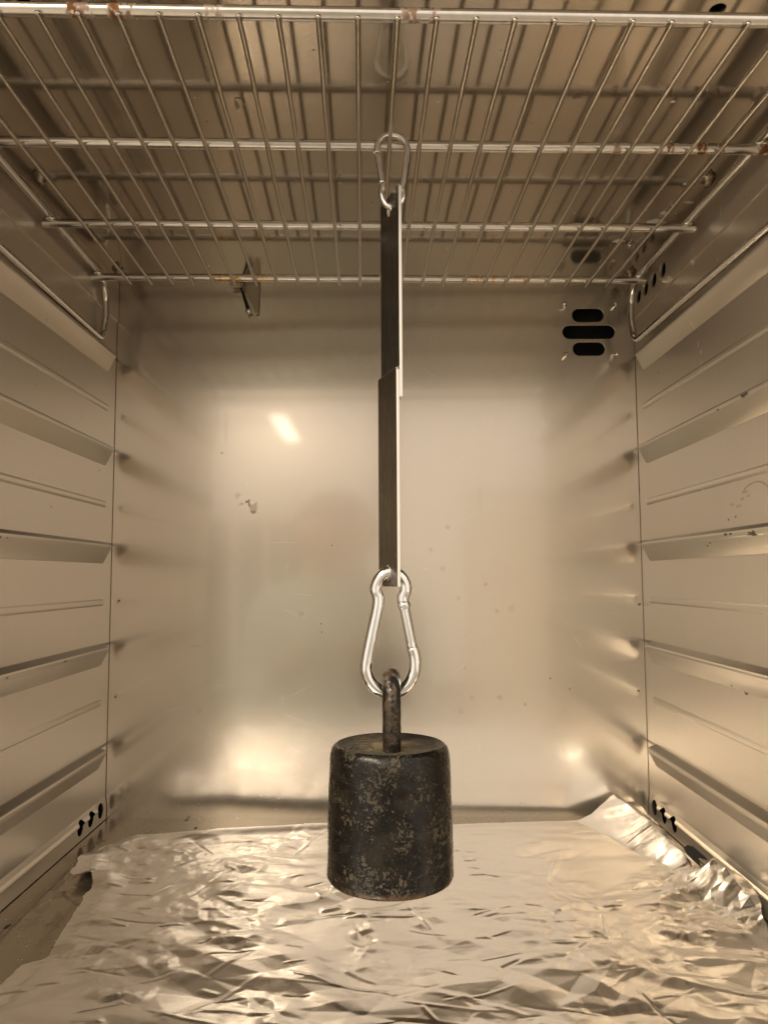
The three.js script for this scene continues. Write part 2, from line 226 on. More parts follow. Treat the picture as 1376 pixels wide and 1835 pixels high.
// ceiling: a sheet hung a little below two side strips, dome nuts on the strips, two round holes
{
  const s = new THREE.Shape(); s.moveTo(-0.1832, -0.002); s.lineTo(0.1868, -0.002); s.lineTo(0.1868, ZF); s.lineTo(-0.1832, ZF); s.closePath();
  s.holes.push(circleHole(0.1383, 0.2938, 0.0034), circleHole(-0.1357, 0.298, 0.003));
  const g = new THREE.ExtrudeGeometry(s, { depth: 0.0014, bevelEnabled: true, bevelSize: 0.0004, bevelThickness: 0.0004, bevelSegments: 2, curveSegments: 18 });
  g.rotateX(Math.PI / 2); g.translate(0, H + 0.0018, 0);   // shape y -> world z, depth -> down
  const U = (x, y, z) => [(x + 0.2) / 0.4, z / ZF];
  uvBy(g, U);
  const marks = [], pale = [0.95, 0.91, 0.84, 0.0, 0.5], X = (x) => x + 0.2;
  for (const [x, z, rx, rz, st] of [[0.1795, 0.1085, 0.0068, 0.0050, 0.8], [0.1812, 0.1205, 0.004, 0.0028, 0.8], [0.1926, 0.1298, 0.0034, 0.002, 0.85], [0.1821, 0.1313, 0.002, 0.0014, 0.8], [0.1644, 0.0805, 0.0042, 0.0036, 0.85], [0.1725, 0.0787, 0.0007, 0.005, 0.7], [0.1431, 0.2339, 0.0014, 0.001, 0.8], [0.1691, 0.2439, 0.0013, 0.001, 0.7], [0.1792, 0.1561, 0.001, 0.001, 0.7], [0.19, 0.115, 0.0012, 0.001, 0.4], [0.187, 0.112, 0.001, 0.001, 0.4], [0.158, 0.121, 0.001, 0.0007, 0.4], [0.155, 0.2, 0.0006, 0.0006, 0.5], [-0.1566, 0.092, 0.0006, 0.006, 0.55]]) marks.push([X(x), z, rx, rz, st, ...pale, 0.3]);
  for (const [x, z, rx, rz] of [[-0.0647, 0.232, 0.0012, 0.004], [-0.0612, 0.2355, 0.0008, 0.0028], [-0.0632, 0.2375, 0.002, 0.001], [0.0961, 0.2384, 0.0022, 0.0026], [0.0985, 0.24, 0.0012, 0.001], [-0.0504, 0.1443, 0.0008, 0.0011]]) marks.push([X(x), z, rx, rz, 0.75, 0.10, 0.055, 0.02, 0.1, 0.7, 0.4]);
  const m = steel(0.4, ZF, { color: [0.40, 0.345, 0.275], rough: 0.15, metal: 0.85, coat: 1, coatRough: 0.05, seed: 21, scratches: 120, marks, specks: 60 });
  const c = structure('ceiling', g, m);
  part('side_strip', uvBy(box(-W - 0.001, -0.1822, H + 0.0022, H + 0.0036, 0.0002, ZF), U), m, c);
  part('side_strip', uvBy(box(0.1858, W + 0.001, H + 0.0022, H + 0.0036, 0.0002, ZF), U), m, c);
  const nut = new THREE.LatheGeometry([[0.0001, 0], [0.0018, 0.0002], [0.0026, 0.0010], [0.0029, 0.0020], [0.0029, 0.0036], [0.0044, 0.0038], [0.0046, 0.0046], [0.0046, 0.0056]].map(([r, y]) => new THREE.Vector2(r, y)), 20);
  for (const [x, z] of [[-0.1888, 0.163], [0.1912, 0.1592], [0.1912, 0.0215], [-0.1895, 0.0307]]) { const n = part('dome_nut', nut, dullSteel, c); n.position.set(x, H - 0.0032, z); }
}

// floor: dull stained sheet under the foil
{
  const g = geoOf([-W - 0.001, 0, -0.001, W + 0.001, 0, -0.001, W + 0.001, 0, ZF, -W - 0.001, 0, ZF], [0, 2, 1, 0, 3, 2]);
  uvBy(g, (x, y, z) => [(x + 0.201) / 0.402, (z + 0.001) / 0.334]);
  const X = (x) => x + 0.201, Z = (z) => z + 0.001, marks = [], R = rng(9), brown = [0.16, 0.10, 0.045, 0.35, 0.55];
  for (let i = 0; i < 60; i++) { const t = i / 60, z = 0.06 + 0.2 * t; marks.push([X(-0.1862 + 0.0012 * (R() - 0.5) + 0.004 * t * t), Z(z), 0.0007 + 0.0006 * R(), 0.003, 0.55, ...brown, 0.5]); }
  for (let i = 0; i < 40; i++) marks.push([X(-0.199 + 0.042 * R()), Z(0.04 + 0.24 * R()), 0.001 + 0.006 * R() * R(), 0.002 + 0.012 * R(), 0.18 + 0.2 * R(), ...brown, 0.6]);
  for (const [x, z, rx, rz] of [[-0.1875, 0.1745, 0.0013, 0.0026], [-0.1395, 0.0035, 0.0014, 0.0022], [-0.1285, 0.022, 0.0012, 0.003]]) marks.push([X(x), Z(z), rx, rz, 1, 0.01, 0.008, 0.007, 0, 0.7, 0.4]);
  for (let i = 0; i < 7; i++) marks.push([X(-0.1765 + 0.0016 * i + 0.0004 * i * i * 0.3), Z(0.132 + 0.0028 * i), 0.0013, 0.0018, 0.6, 0.07, 0.045, 0.02, 0.2, 0.6, 0.4]);
  const m = steel(0.402, 0.334, { color: [0.34, 0.29, 0.21], rough: 0.25, seed: 31, marks, specks: 260, speckPale: 0.62, smear: 1.6, speckAt: (r) => r() < 0.6 ? [X(-0.2 + 0.05 * r()), Z(0.28 * r())] : [X(-0.2 + 0.4 * r()), Z(0.04 * r())] });
  structure('floor', g, m);
}

// ---------------------------------------------------------------- wire shelf
{
  const t = thing('wire_shelf', 'steel wire oven shelf with rust spots, slid in just under the ceiling', 'oven shelf', [0, 0.3865, 0.18]);
  t.rotation.y = 0.0235;
  const RB = 0.0026, RW = 0.00105, YW = -(RB + 0.0006);
  const bars = [[0.1305, 0.1985, 51], [0.0425, 0.1985, 52], [-0.044, 0.1955, 53], [-0.1265, 0.1955, 54]];
  for (const [z, half, seed] of bars) {
    const spots = { 51: [[0.215, 0.006, 1], [0.225, 0.01, 0.7], [0.255, 0.008, 1], [0.268, 0.006, 0.8], [0.345, 0.01, 0.5], [0.53, 0.01, 0.8], [0.553, 0.006, 0.7]], 52: [[0.80, 0.006, 0.6], [0.865, 0.006, 0.9], [0.905, 0.008, 1], [0.93, 0.005, 0.9], [0.985, 0.01, 1]], 53: [[0.45, 0.003, 0.5], [0.58, 0.003, 0.5]], 54: [[0.235, 0.02, 0.8], [0.262, 0.006, 1], [0.30, 0.022, 0.7], [0.69, 0.02, 0.6], [0.72, 0.004, 1], [0.765, 0.02, 0.5]] }[seed];
    const amber = seed === 54;
    const kOf = (u, v) => { let k = 0; for (const [c, w, a] of spots) k = Math.max(k, a * (1 - smooth(0.45, 1.25, Math.abs(u - c) / w))); return k * smooth(0.44, 0.58, fbm(u * 330, v * 10 + 3, seed, 4) + 0.16 * (k - 0.5)); };
    const map = dataTex(1024, 32, (u, v) => {
      const k = kOf(u, v), n = 1 + 0.16 * (fbm(u * 160, v * 4, seed + 3, 3) - 0.5), q = fbm(u * 400, v * 9, seed + 6, 2);
      return amber ? [lerp(0.66 * n, 0.60, k), lerp(0.63 * n, 0.33, k), lerp(0.58 * n, 0.09, k)] : [lerp(0.68 * n, 0.10 + 0.22 * q, k), lerp(0.65 * n, 0.035 + 0.09 * q, k), lerp(0.61 * n, 0.008 + 0.016 * q, k)];
    }, true);
    const orm = dataTex(1024, 32, (u, v) => { const k = kOf(u, v); return [1, 0.17 + 0.1 * fbm(u * 120, v * 5, seed + 9, 2) + (amber ? 0.05 : 0.5) * k, 1 - (amber ? 0 : 0.85) * k]; }, false);
    map.wrapS = orm.wrapS = THREE.ClampToEdgeWrapping;
    const mat = new THREE.MeshStandardMaterial({ map, roughnessMap: orm, metalnessMap: orm, roughness: 1, metalness: 1 });
    part('crossbar', sweep(line([-half, 0, z], [half, 0, z], 40), RB, 16, { cap: 0.25 }), mat, t);
  }
  const R = rng(4), wireG = [];
  for (let k = 0; k < 4; k++) { const zs = []; for (let i = 0; i <= 24; i++) { const z = 0.1335 - 0.264 * i / 24; zs.push([0.0003 * (vnoise(i * 0.4, k * 9, 3) - 0.5), 0.0003 * (vnoise(i * 0.5, k * 7, 5) - 0.5), z]); } wireG.push(sweep(zs, RW, 10, { cap: 0.5 })); }
  for (let i = 0; i < 24; i++) { const w = part('wire', wireG[Math.floor(R() * 4)], wireSteel, t); w.position.set(-0.1698 + 0.01472 * i + 0.0004 * (R() - 0.5), YW, 0.0004 * (R() - 0.5)); }
  // the bent rod at either end: upper run welded on the crossbars, lower run resting on the top rib
  for (const s of [-1, 1]) {
    const x = s * 0.1918, yU = 0.0044, yL = -0.0398, pts = [];
    pts.push([x, yU, 0.11], [x, yU, 0.05], [x, yU, 0], [x, yU, -0.06], [x, yU, -0.118]);
    for (let k = 0; k <= 6; k++) { const a = k / 6 * Math.PI / 2; pts.push([x, yU - 0.017 * (1 - Math.cos(a)), -0.127 - 0.019 * Math.sin(a)]); }
    pts.push([x, -0.022, -0.1463]);
    for (let k = 0; k <= 6; k++) { const a = k / 6 * Math.PI / 2; pts.push([x - s * -0.001, lerp(-0.029, yL, Math.sin(a)), -0.1463 + 0.012 * (1 - Math.cos(a))]); }
    pts.push([x + s * 0.0012, yL, -0.12], [x + s * 0.0012, yL, -0.06], [x + s * 0.0012, yL, 0], [x + s * 0.0012, yL, 0.08], [x + s * 0.0012, yL, 0.11]);
    for (let k = 1; k < 8; k++) { const a = k / 8 * Math.PI; pts.push([x, (yU + yL) / 2 - Math.cos(a) * (yU - yL) / 2, 0.11 + 0.02 * Math.sin(a)]); }
    const c = new THREE.CatmullRomCurve3(pts.map((p) => new THREE.Vector3(...p)), true, 'centripetal').getSpacedPoints(220);
    part('side_frame', sweep(c, 0.0023, 14, { cap: 0.02 }), rodSteel, t);
    for (const z of [0.1305, 0.0425, -0.044, -0.1265]) { const wd = new THREE.SphereGeometry(0.0026, 10, 8); wd.scale(1.5, 0.6, 1.2); const w = part('weld', wd, rodSteel, t); w.position.set(x - s * 0.0004, 0.0024, z); }
  }
}

// ---------------------------------------------------------------- carabiners
function flatten(pts, z) { return pts.map(([x, y]) => [x, y, z]); }
function carabiner(label, o) {
  const t = thing('carabiner', label, 'carabiner', o.at);
  const L = (p) => [p[0] - o.at[0], p[1] - o.at[1], (p[2] ?? o.at[2]) - o.at[2]];
  part('body', sweep(curve(o.body.map(L), 150), o.r, 16, { cap: 0.12 }), zinc, t);
  const a = new THREE.Vector3(...L(o.gate[0])), b = new THREE.Vector3(...L(o.gate[1])), d = b.clone().sub(a), u = d.clone().normalize(), at = (k) => { const p = a.clone().addScaledVector(d, k); return [p.x, p.y, p.z]; };
  const gate = part('gate', sweep([at(0), at(0.04), at(0.08), at(0.5), at(0.86), at(0.93), at(1)], o.r * 0.86, 16, { cap: 0.15, flat: 1 }), zinc, t);
  const col = (k0, k1, r) => sweep([at(k0), at((k0 + k1) / 2), at(k1)], r, 16, { cap: 0.1 });
  part('gate_collar', col(o.collar[0], o.collar[1], o.r * 1.07), zinc, gate);
  const pin = (k, r, len) => { const g = new THREE.CylinderGeometry(r, r, len, 14); g.rotateX(Math.PI / 2); const p = at(k); g.translate(p[0], p[1], p[2]); return g; };
  part('rivet', pin(o.pin, o.r * 0.42, o.r * 2.35), zinc, gate);
  // two shallow ridges along the gate, as on a pressed gate
  const side = new THREE.Vector3(-u.y, u.x, 0);
  for (const k of [-1, 1]) { const q = (f) => { const p = a.clone().addScaledVector(d, f).addScaledVector(side, k * o.r * 0.36); p.z += o.r * 0.74; return [p.x, p.y, p.z]; }; part('gate_ridge', sweep([q(0.14), q(0.5), q(0.84)], o.r * 0.16, 8, { cap: 0.6 }), zinc, gate); }
  return t;
}
const ZH = 0.231;
carabiner('small zinc snap hook hung on a shelf wire, holding the strip below', {
  at: [0.0085, 0.3689, 0.2305], r: 0.00155,
  body: [[0.0019, 0.378], [0.0021, 0.3811], [0.0033, 0.3841], [0.006, 0.3863], [0.0094, 0.3871], [0.012, 0.3866], [0.0143, 0.3850], [0.0159, 0.3825], [0.0166, 0.3792], [0.0163, 0.3755], [0.0154, 0.3695], [0.0145, 0.3636], [0.0140, 0.3604], [0.0144, 0.3583], [0.0143, 0.3561], [0.0132, 0.3537], [0.0113, 0.352], [0.0090, 0.3511], [0.0066, 0.3522], [0.0048, 0.3552], [0.0041, 0.3584], [0.0047, 0.3608], [0.0047, 0.3622]].map(([x, y]) => [x, y, 0.2305]),
  gate: [[0.0021, 0.3772, 0.2305], [0.0045, 0.3630, 0.2305]], collar: [0.86, 1.0], pin: 0.93,
});
carabiner('larger zinc snap hook joining the strip to the black weight', {
  at: [0.0067, 0.1508, ZH], r: 0.00275,
  body: [[0.0169, 0.1440], [0.0179, 0.1412], [0.0182, 0.1366], [0.0174, 0.1319], [0.0146, 0.1272], [0.0105, 0.1245], [0.0060, 0.1240], [0.0014, 0.1257], [-0.0022, 0.1296], [-0.0038, 0.1345], [-0.0034, 0.1391], [-0.0011, 0.1505], [0.0018, 0.1646], [0.0017, 0.1672], [0.0006, 0.1704], [0.0014, 0.1735], [0.0035, 0.1766], [0.0066, 0.1782], [0.0097, 0.1778], [0.0122, 0.1760], [0.0140, 0.1729], [0.0142, 0.1699], [0.0129, 0.1667], [0.0131, 0.1646]].map(([x, y]) => [x, y, ZH]),
  gate: [[0.0132, 0.1643, ZH], [0.0170, 0.1437, ZH]], collar: [0.0, 0.10], pin: 0.09,
});

// ---------------------------------------------------------------- lap shear strip: two coupons glued at an overlap
{
  const t = thing('test_strip', 'dark metal test strip of two overlapped bars, edge towards the viewer', 'metal strip', [0.0076, 0.1717, ZH]);
  t.rotation.y = 0.335;    // face turned a little towards the viewer's left
  const TH = 0.0014, WD = 0.0252;
  const face = dataTex(256, 1024, (u, v) => { const s = fbm(u * 40, v * 3, 5, 4), sc = fbm(u * 90, v * 1.5, 8, 3), k = (1 + 0.1 * (s - 0.5) + 0.05 * (sc - 0.5)) * (1 + 0.5 * smooth(0.63, 0.72, fbm(u * 34, v * 42, 15, 3)) + 0.4 * smooth(0.68, 0.72, fbm(u * 60, v * 30, 17, 2))); return [0.17 * k, 0.158 * k, 0.14 * k]; }, true);
  const rough = dataTex(256, 1024, (u, v) => [1, 0.16 + 0.12 * fbm(u * 14, v * 10, 9, 4), 1], false);
  const faceMat = new THREE.MeshStandardMaterial({ map: face, roughnessMap: rough, roughness: 1, metalness: 0.95 });
  const cutMat = new THREE.MeshStandardMaterial({ color: new THREE.Color().setRGB(0.86, 0.83, 0.78), roughness: 0.45, metalness: 0.85 });
  const faceMat2 = faceMat.clone(); faceMat2.color.setRGB(1.0, 1.06, 1.18); faceMat.color.setRGB(1.06, 1.0, 0.91);
  const glue = new THREE.MeshStandardMaterial({ color: new THREE.Color().setRGB(0.20, 0.16, 0.10), roughness: 0.45 });
  function coupon(x, y0, y1, hole, r) {
    const s = new THREE.Shape(), h = WD / 2, c = 0.0012; s.moveTo(-h, y0); s.lineTo(h - c * 0.2, y0); s.lineTo(h, y0 + c * 0.2); s.lineTo(h, y1 - c); s.lineTo(h - c, y1); s.lineTo(-h, y1); s.closePath(); s.holes.push(circleHole(0, hole, r));
    const g = new THREE.ExtrudeGeometry(s, { depth: TH - 0.0003, bevelEnabled: true, bevelSize: 0.00015, bevelThickness: 0.00015, bevelSegments: 1, curveSegments: 22 });
    g.rotateY(-Math.PI / 2); g.translate(x + TH / 2 - 0.00015, 0, 0);
    return uvBy(g, (px, y, z) => [z / WD + 0.5, y / 0.2]);
  }
  part('upper_coupon', coupon(0.0008, 0.0851, 0.1848, 0.1779, 0.0031), [faceMat2, cutMat], t);
  part('lower_coupon', coupon(-0.0008, 0, 0.0986, 0.0063, 0.0036), [faceMat, cutMat], t);
  part('adhesive', box(-0.00012, 0.00012, 0.0853, 0.0983, -WD / 2 + 0.0004, WD / 2 - 0.0004), glue, t);
  const bead = (x, y) => sweep(line([x, y, -WD / 2 + 0.0004], [x, y, WD / 2 - 0.0002], 30).map((p, i) => [p[0], p[1] + 0.0003 * (vnoise(i * 0.7, y * 900, 3) - 0.5), p[2]]), (k) => 0.00045 + 0.00035 * vnoise(k * 14, y * 500, 8), 8);
  part('glue_fillet', bead(0.0, 0.0988), glue, t); part('glue_fillet', bead(0.0001, 0.0848), glue, t);
}

// ---------------------------------------------------------------- the weight
{
  const t = thing('iron_weight', 'round black iron weight with chipped paint, hanging from the larger hook', 'weight', [0.0066, 0.0440, ZH]);
  const TW = 1024, TH2 = 512, R = rng(17);
  const chip = new Float32Array(TW * TH2);
  for (let y = 0; y < TH2; y++) for (let x = 0; x < TW; x++) {   // ragged flakes: thresholded noise, thick in some places and absent in others
    const u = (x + 0.5) / TW * 2 * Math.PI, v = (y + 0.5) / TH2;
    const n3 = (f, sd) => 0.5 + 0.8 * (fbm(u * 3 * f, v * 6.3 * f, sd, 4) - 0.5);
    const dens = smooth(0.40, 0.62, n3(1.1, 61)), a = smooth(0.0, 0.022, n3(5.6, 63) - (0.733 - 0.130 * dens)), b = smooth(0.0, 0.03, n3(13, 65) - (0.703 - 0.118 * dens));
    chip[y * TW + x] = clamp(Math.max(a, 0.8 * b) * (0.5 + 0.7 * fbm(x * 0.02, y * 0.02, 67, 2)));
  }
  const at = (u, v) => chip[Math.min(TH2 - 1, Math.floor(v * TH2)) * TW + Math.min(TW - 1, Math.floor(u * TW))];
  const map = dataTex(TW, TH2, (u, v) => { const c = at(u, v), f = fbm(u * 60, v * 26, 71, 4), rub = smooth(0.5, 0.75, fbm(u * 24, v * 9, 75, 4)) * 0.5, low = smooth(0.07, 0.0, v) * smooth(0.4, 0.6, fbm(u * 30, 1, 5, 2)); let a = [0.003 + 0.006 * f, 0.0025 + 0.005 * f, 0.002 + 0.004 * f]; a = a.map((q, i) => lerp(q, [0.024, 0.019, 0.013][i], rub)); a = a.map((q, i) => lerp(q, [0.058, 0.047, 0.028][i] * (0.6 + 0.8 * f), c)); return a.map((q, i) => lerp(q, [0.15, 0.075, 0.03][i], low * 0.8)); }, true);
  const orm = dataTex(TW, TH2, (u, v) => { const c = at(u, v), f = fbm(u * 46, v * 20, 81, 4); return [1, lerp(0.13 + 0.22 * f, 0.5, c), 0]; }, false);
  const bump = dataTex(TW, TH2, (u, v) => { const c = at(u, v), k = 0.7 - 0.6 * c + 0.3 * (fbm(u * 120, v * 50, 91, 3) - 0.5); return [k, k, k]; }, false);
  const paint = new THREE.MeshPhysicalMaterial({ map, roughnessMap: orm, roughness: 1, metalness: 0, bumpMap: bump, bumpScale: 0.00022, specularIntensity: 0.6, ior: 1.5 });
  const pr = [[0.0001, 0.0002], [0.02, 0.0], [0.0262, 0.0003], [0.0273, 0.0009], [0.0279, 0.0022], [0.02785, 0.005], [0.0276, 0.02], [0.0272, 0.04], [0.0268, 0.0515], [0.0265, 0.0540], [0.0258, 0.0562], [0.0245, 0.0576], [0.0236, 0.0580]];
  const prof = []; for (let i = 0; i < pr.length - 1; i++) { const n = i === 6 || i === 5 || i === 7 ? 12 : 2; for (let k = 0; k < n; k++) prof.push(new THREE.Vector2(lerp(pr[i][0], pr[i + 1][0], k / n), lerp(pr[i][1], pr[i + 1][1], k / n))); } prof.push(new THREE.Vector2(...pr[pr.length - 1]));
  const body = new THREE.LatheGeometry(prof, 128);
  { const p = body.attributes.position; for (let i = 0; i < p.count; i++) { const x = p.getX(i), y = p.getY(i), z = p.getZ(i), r = Math.hypot(x, z), a = Math.atan2(z, x), k = 1 + (r > 0.02 ? 0.00028 / r * (fbm(Math.cos(a) * 7 + 20, Math.sin(a) * 7 + y * 240, 15, 3) - 0.5) * 2 : 0); p.setX(i, x * k); p.setZ(i, z * k); } body.computeVertexNormals(); }
  { const p = body.attributes.position, uv = body.attributes.uv; for (let i = 0; i < p.count; i++) uv.setY(i, clamp(p.getY(i) / 0.0582)); }
  body.rotateY(Math.PI);   // the texture seam to the back
  part('body', body, paint, t);
  // the dished top: raised rim, dust round the eye, worn cast characters
  const S = 512, topMap = dataTex(S, S, (u, v) => { const x = u - 0.5, y = v - 0.5, r = Math.hypot(x, y) * 2, f = fbm(u * 22, v * 22, 101, 5), dust = smooth(0.62, 0.10, r + 0.7 * (f - 0.5)) * 0.9 + 0.25 * smooth(0.5, 0.75, f), k = 0.7 + 0.7 * fbm(u * 90, v * 90, 104, 3); return [lerp(0.040, 0.21, dust) * k, lerp(0.034, 0.155, dust) * k, lerp(0.024, 0.085, dust) * k]; }, true);
  const topMat = new THREE.MeshPhysicalMaterial({ map: topMap, roughness: 0.62, metalness: 0 });
  const ringN = 44, segN = 96, pos = [], idx = [], uv = [];
  const hTop = (x, z) => { const r = Math.hypot(x, z); return 0.0577 - 0.0011 * smooth(0.0235, 0.0205, r) + 0.0008 * smooth(0.016, 0.004, r) + 0.0004 * (fbm(x * 260 + 9, z * 260, 111, 4) - 0.5); };
  for (let i = 0; i <= ringN; i++) for (let j = 0; j <= segN; j++) { const r = 0.0239 * i / ringN, a = j / segN * Math.PI * 2, x = r * Math.cos(a), z = r * Math.sin(a); pos.push(x, hTop(x, z) + (i === ringN ? 0.0001 : 0), z); uv.push(0.5 + x / 0.048, 0.5 + z / 0.048); }
  for (let i = 0; i < ringN; i++) for (let j = 0; j < segN; j++) { const a = i * (segN + 1) + j, b = a + segN + 1; idx.push(a, a + 1, b, b, a + 1, b + 1); }
  part('top_face', geoOf(pos, idx, uv), topMat, t);
  const strokes = [[[-0.0165, -0.012], [-0.010, -0.0125], [-0.0045, -0.0118]], [[-0.0178, -0.0035], [-0.0125, -0.0048], [-0.0095, -0.004]], [[-0.0100, -0.0046], [-0.006, -0.0050], [-0.0038, -0.0042]], [[-0.0182, 0.0065], [-0.0160, 0.0018], [-0.0125, 0.0005], [-0.0092, 0.002], [-0.0072, 0.0066]], [[-0.0158, 0.0068], [-0.0140, 0.0040], [-0.0118, 0.0038], [-0.0100, 0.0066]], [[-0.0215, 0.003], [-0.0205, 0.005], [-0.0195, 0.0035]]];
  for (const s of strokes) part('cast_mark', sweep(curve(s.map(([x, z]) => [x, hTop(x, z) + 0.00005, z]), 24), 0.00042, 8, { cap: 0.6 }), topMat, t);
  // lifting eye, seen edge on
  const eyeMap = dataTex(512, 128, (u, v) => { const f = fbm(u * 30, v * 9, 121, 4), w = smooth(0.44, 0.56, f), wear = smooth(0.16, 0.44, 0.5 - Math.abs(u - 0.5)), pit = smooth(0.60, 0.66, fbm(u * 55, v * 16, 125, 3)), k = w * (0.35 + 0.65 * wear), q = 0.7 + 0.6 * fbm(u * 120, v * 36, 127, 3); return [lerp(lerp(0.012, 0.085, k), 0.006, pit) * q, lerp(lerp(0.009, 0.056, k), 0.005, pit) * q, lerp(lerp(0.007, 0.034, k), 0.004, pit) * q]; }, true);
  const eyeBump = dataTex(512, 128, (u, v) => { const q = fbm(u * 70, v * 20, 131, 4); return [q, q, q]; }, false);
  const eyeMat = new THREE.MeshPhysicalMaterial({ map: eyeMap, roughness: 0.34, metalness: 0.2, bumpMap: eyeBump, bumpScale: 0.0003 });
  const e = []; const rz = 0.0102, top = 0.0873; e.push([0.0008, 0.0535, rz + 0.0004]); for (let i = 0; i <= 5; i++) e.push([0.0008, lerp(0.056, top - rz, i / 5), rz]); for (let i = 1; i < 14; i++) { const a = i / 14 * Math.PI; e.push([0.0008, top - rz + rz * Math.sin(a), rz * Math.cos(a)]); } for (let i = 0; i <= 5; i++) e.push([0.0008, lerp(top - rz, 0.056, i / 5), -rz]); e.push([0.0008, 0.0535, -rz - 0.0004]);
  part('lifting_eye', sweep(curve(e, 90), (k) => 0.0040 + 0.0002 * (vnoise(k * 30, 1, 3) - 0.5), 22), eyeMat, t);
}

// ---------------------------------------------------------------- aluminium foil on the floor
{
  // height of a crumple: a height per lattice point, flat triangles between, so that creases are sharp
  const plf = (x, y, s) => { const ix = Math.floor(x), iy = Math.floor(y), fx = x - ix, fy = y - iy, a = hash(ix, iy, s), b = hash(ix + 1, iy, s), c = hash(ix, iy + 1, s), d = hash(ix + 1, iy + 1, s); if (hash(ix, iy, s + 5) < 0.5) return fx + fy < 1 ? a + (b - a) * fx + (c - a) * fy : d + (c - d) * (1 - fx) + (b - d) * (1 - fy); return fx > fy ? a + (b - a) * fx + (d - b) * fy : a + (c - a) * fy + (d - c) * fx; };
  const rot = (x, z, a) => [x * Math.cos(a) - z * Math.sin(a), x * Math.sin(a) + z * Math.cos(a)];
  // a valley or ridge line: sharp on one flank, running out at both ends
  const creases = []; { const R = rng(23); for (let i = 0; i < 110; i++) { const left = R() < 0.6, x = left ? -0.16 + 0.20 * R() : 0.03 + 0.15 * R(), z = 0.05 + 0.26 * R(), a = (R() - 0.5) * 0.9 + (R() < 0.25 ? 1.0 : 0), l = 0.006 + 0.022 * R() * R(), h = (0.00025 + 0.0006 * R()) * (left ? 1 : 0.75), w = 0.004 + 0.008 * R(); creases.push([x, z, a, l, h * (R() < 0.2 ? -1 : 1), w, 0.35 + 0.6 * R()]); } }
  // thin sharp fold lines left by unrolling and smoothing the sheet
  const folds = []; { const R = rng(57); for (let i = 0; i < 300; i++) { const x = -0.17 + 0.36 * R(), z = 0.035 + 0.28 * R(), l = 0.005 + 0.024 * R() * R(), a = (R() - 0.5) * (R() < 0.3 ? 2.8 : 0.9), calm = x > 0.02 && x < 0.16 && z < 0.14; if (calm && R() < 0.6) continue; folds.push([x, z, Math.cos(a), Math.sin(a), l, (0.00014 + 0.00030 * R()) * (R() < 0.35 ? -1 : 1), 0.0008 + 0.0013 * R(), (R() - 0.5) * 0.25]); } }
  const height = (x, z) => {
    const wx = x + 0.022 * (fbm(x * 11, z * 11, 201, 2) - 0.5), wz = z + 0.022 * (fbm(x * 11 + 5, z * 11, 211, 2) - 0.5);
    const calm = smooth(0.0, 0.05, x) * smooth(0.19, 0.15, x) * smooth(0.17, 0.11, z) * 0.72, busy = 1 - calm;
    const m2 = busy * (0.5 + 0.7 * smooth(0.36, 0.62, fbm(x * 17, z * 17, 221, 2))), m3 = busy * (0.15 + 0.85 * smooth(0.48, 0.66, fbm(x * 23, z * 23, 231, 2)));
    let [a, b] = rot(wx, wz, 0.16), h = 0.0021 * plf(a / 0.058, b / 0.027, 301) * (0.35 + 0.65 * busy);
    [a, b] = rot(wx, wz, -0.30); h += 0.0019 * m2 * plf(a / 0.030, b / 0.0125, 302);
    [a, b] = rot(wx, wz, 0.42); h += 0.0014 * m2 * plf(a / 0.019, b / 0.0105, 303);
    [a, b] = rot(wx, wz, -0.75); h += 0.0008 * m3 * plf(a / 0.0085, b / 0.0060, 304);
    [a, b] = rot(wx, wz, 1.2); h += 0.00026 * m3 * plf(a / 0.0040, b / 0.0034, 305);
    for (const [cx, cz, an, l, ch, w, sk] of creases) { const dx = x - cx, dz = z - cz; if (Math.abs(dx) > 0.05 || Math.abs(dz) > 0.05) continue; const [p, q0] = rot(dx, dz, an), q = q0 + 0.004 * (vnoise(p * 160, cx * 900, 6) - 0.5), e = Math.abs(p) / l; if (e < 1) { const t = q > 0 ? 1 - q / (w * sk) : 1 + q / w; if (t > 0) h += ch * t * Math.min(1, 2.2 * (1 - e)); } }
    for (const [cx, cz, ca, sa, l, ch, w, bend] of folds) { const dx = x - cx, dz = z - cz; if (dx > 0.03 || dx < -0.03 || dz > 0.03 || dz < -0.03) continue; const p = dx * ca - dz * sa; if (p > l || p < -l) continue; const q = Math.abs(dx * sa + dz * ca + bend * p * p / l) / w; if (q < 1) h += ch * (1 - q) * Math.min(1, 2.5 * (1 - Math.abs(p) / l)); }
    return h;
  };
  const tab = (v, T) => { for (let i = 1; i < T.length; i++) if (v <= T[i][0]) { const k = clamp((v - T[i - 1][0]) / (T[i][0] - T[i - 1][0])); return lerp(T[i - 1][1], T[i][1], k); } return T[T.length - 1][1]; };
  const XL = (z) => tab(z, [[0.0, -0.150], [0.044, -0.1625], [0.060, -0.1765], [0.066, -0.1775], [0.078, -0.1835], [0.098, -0.1815], [0.110, -0.1775], [0.1150, -0.1745], [0.1170, -0.1665], [0.122, -0.1640], [0.136, -0.1590], [0.146, -0.1600], [0.150, -0.1585], [0.168, -0.1565], [0.210, -0.1510], [0.214, -0.1530], [0.219, -0.1598], [0.237, -0.1612], [0.33, -0.163]]) + 0.0012 * (fbm(z * 260, 3, 7, 3) - 0.5);
  const XR = (z) => tab(z, [[0.0, 0.1905], [0.03, 0.1895], [0.06, 0.1885], [0.10, 0.1885], [0.125, 0.190], [0.15, 0.1935], [0.165, 0.1965], [0.182, 0.193], [0.195, 0.187], [0.212, 0.184], [0.33, 0.186]]) + 0.0012 * (fbm(z * 220, 9, 8, 3) - 0.5);
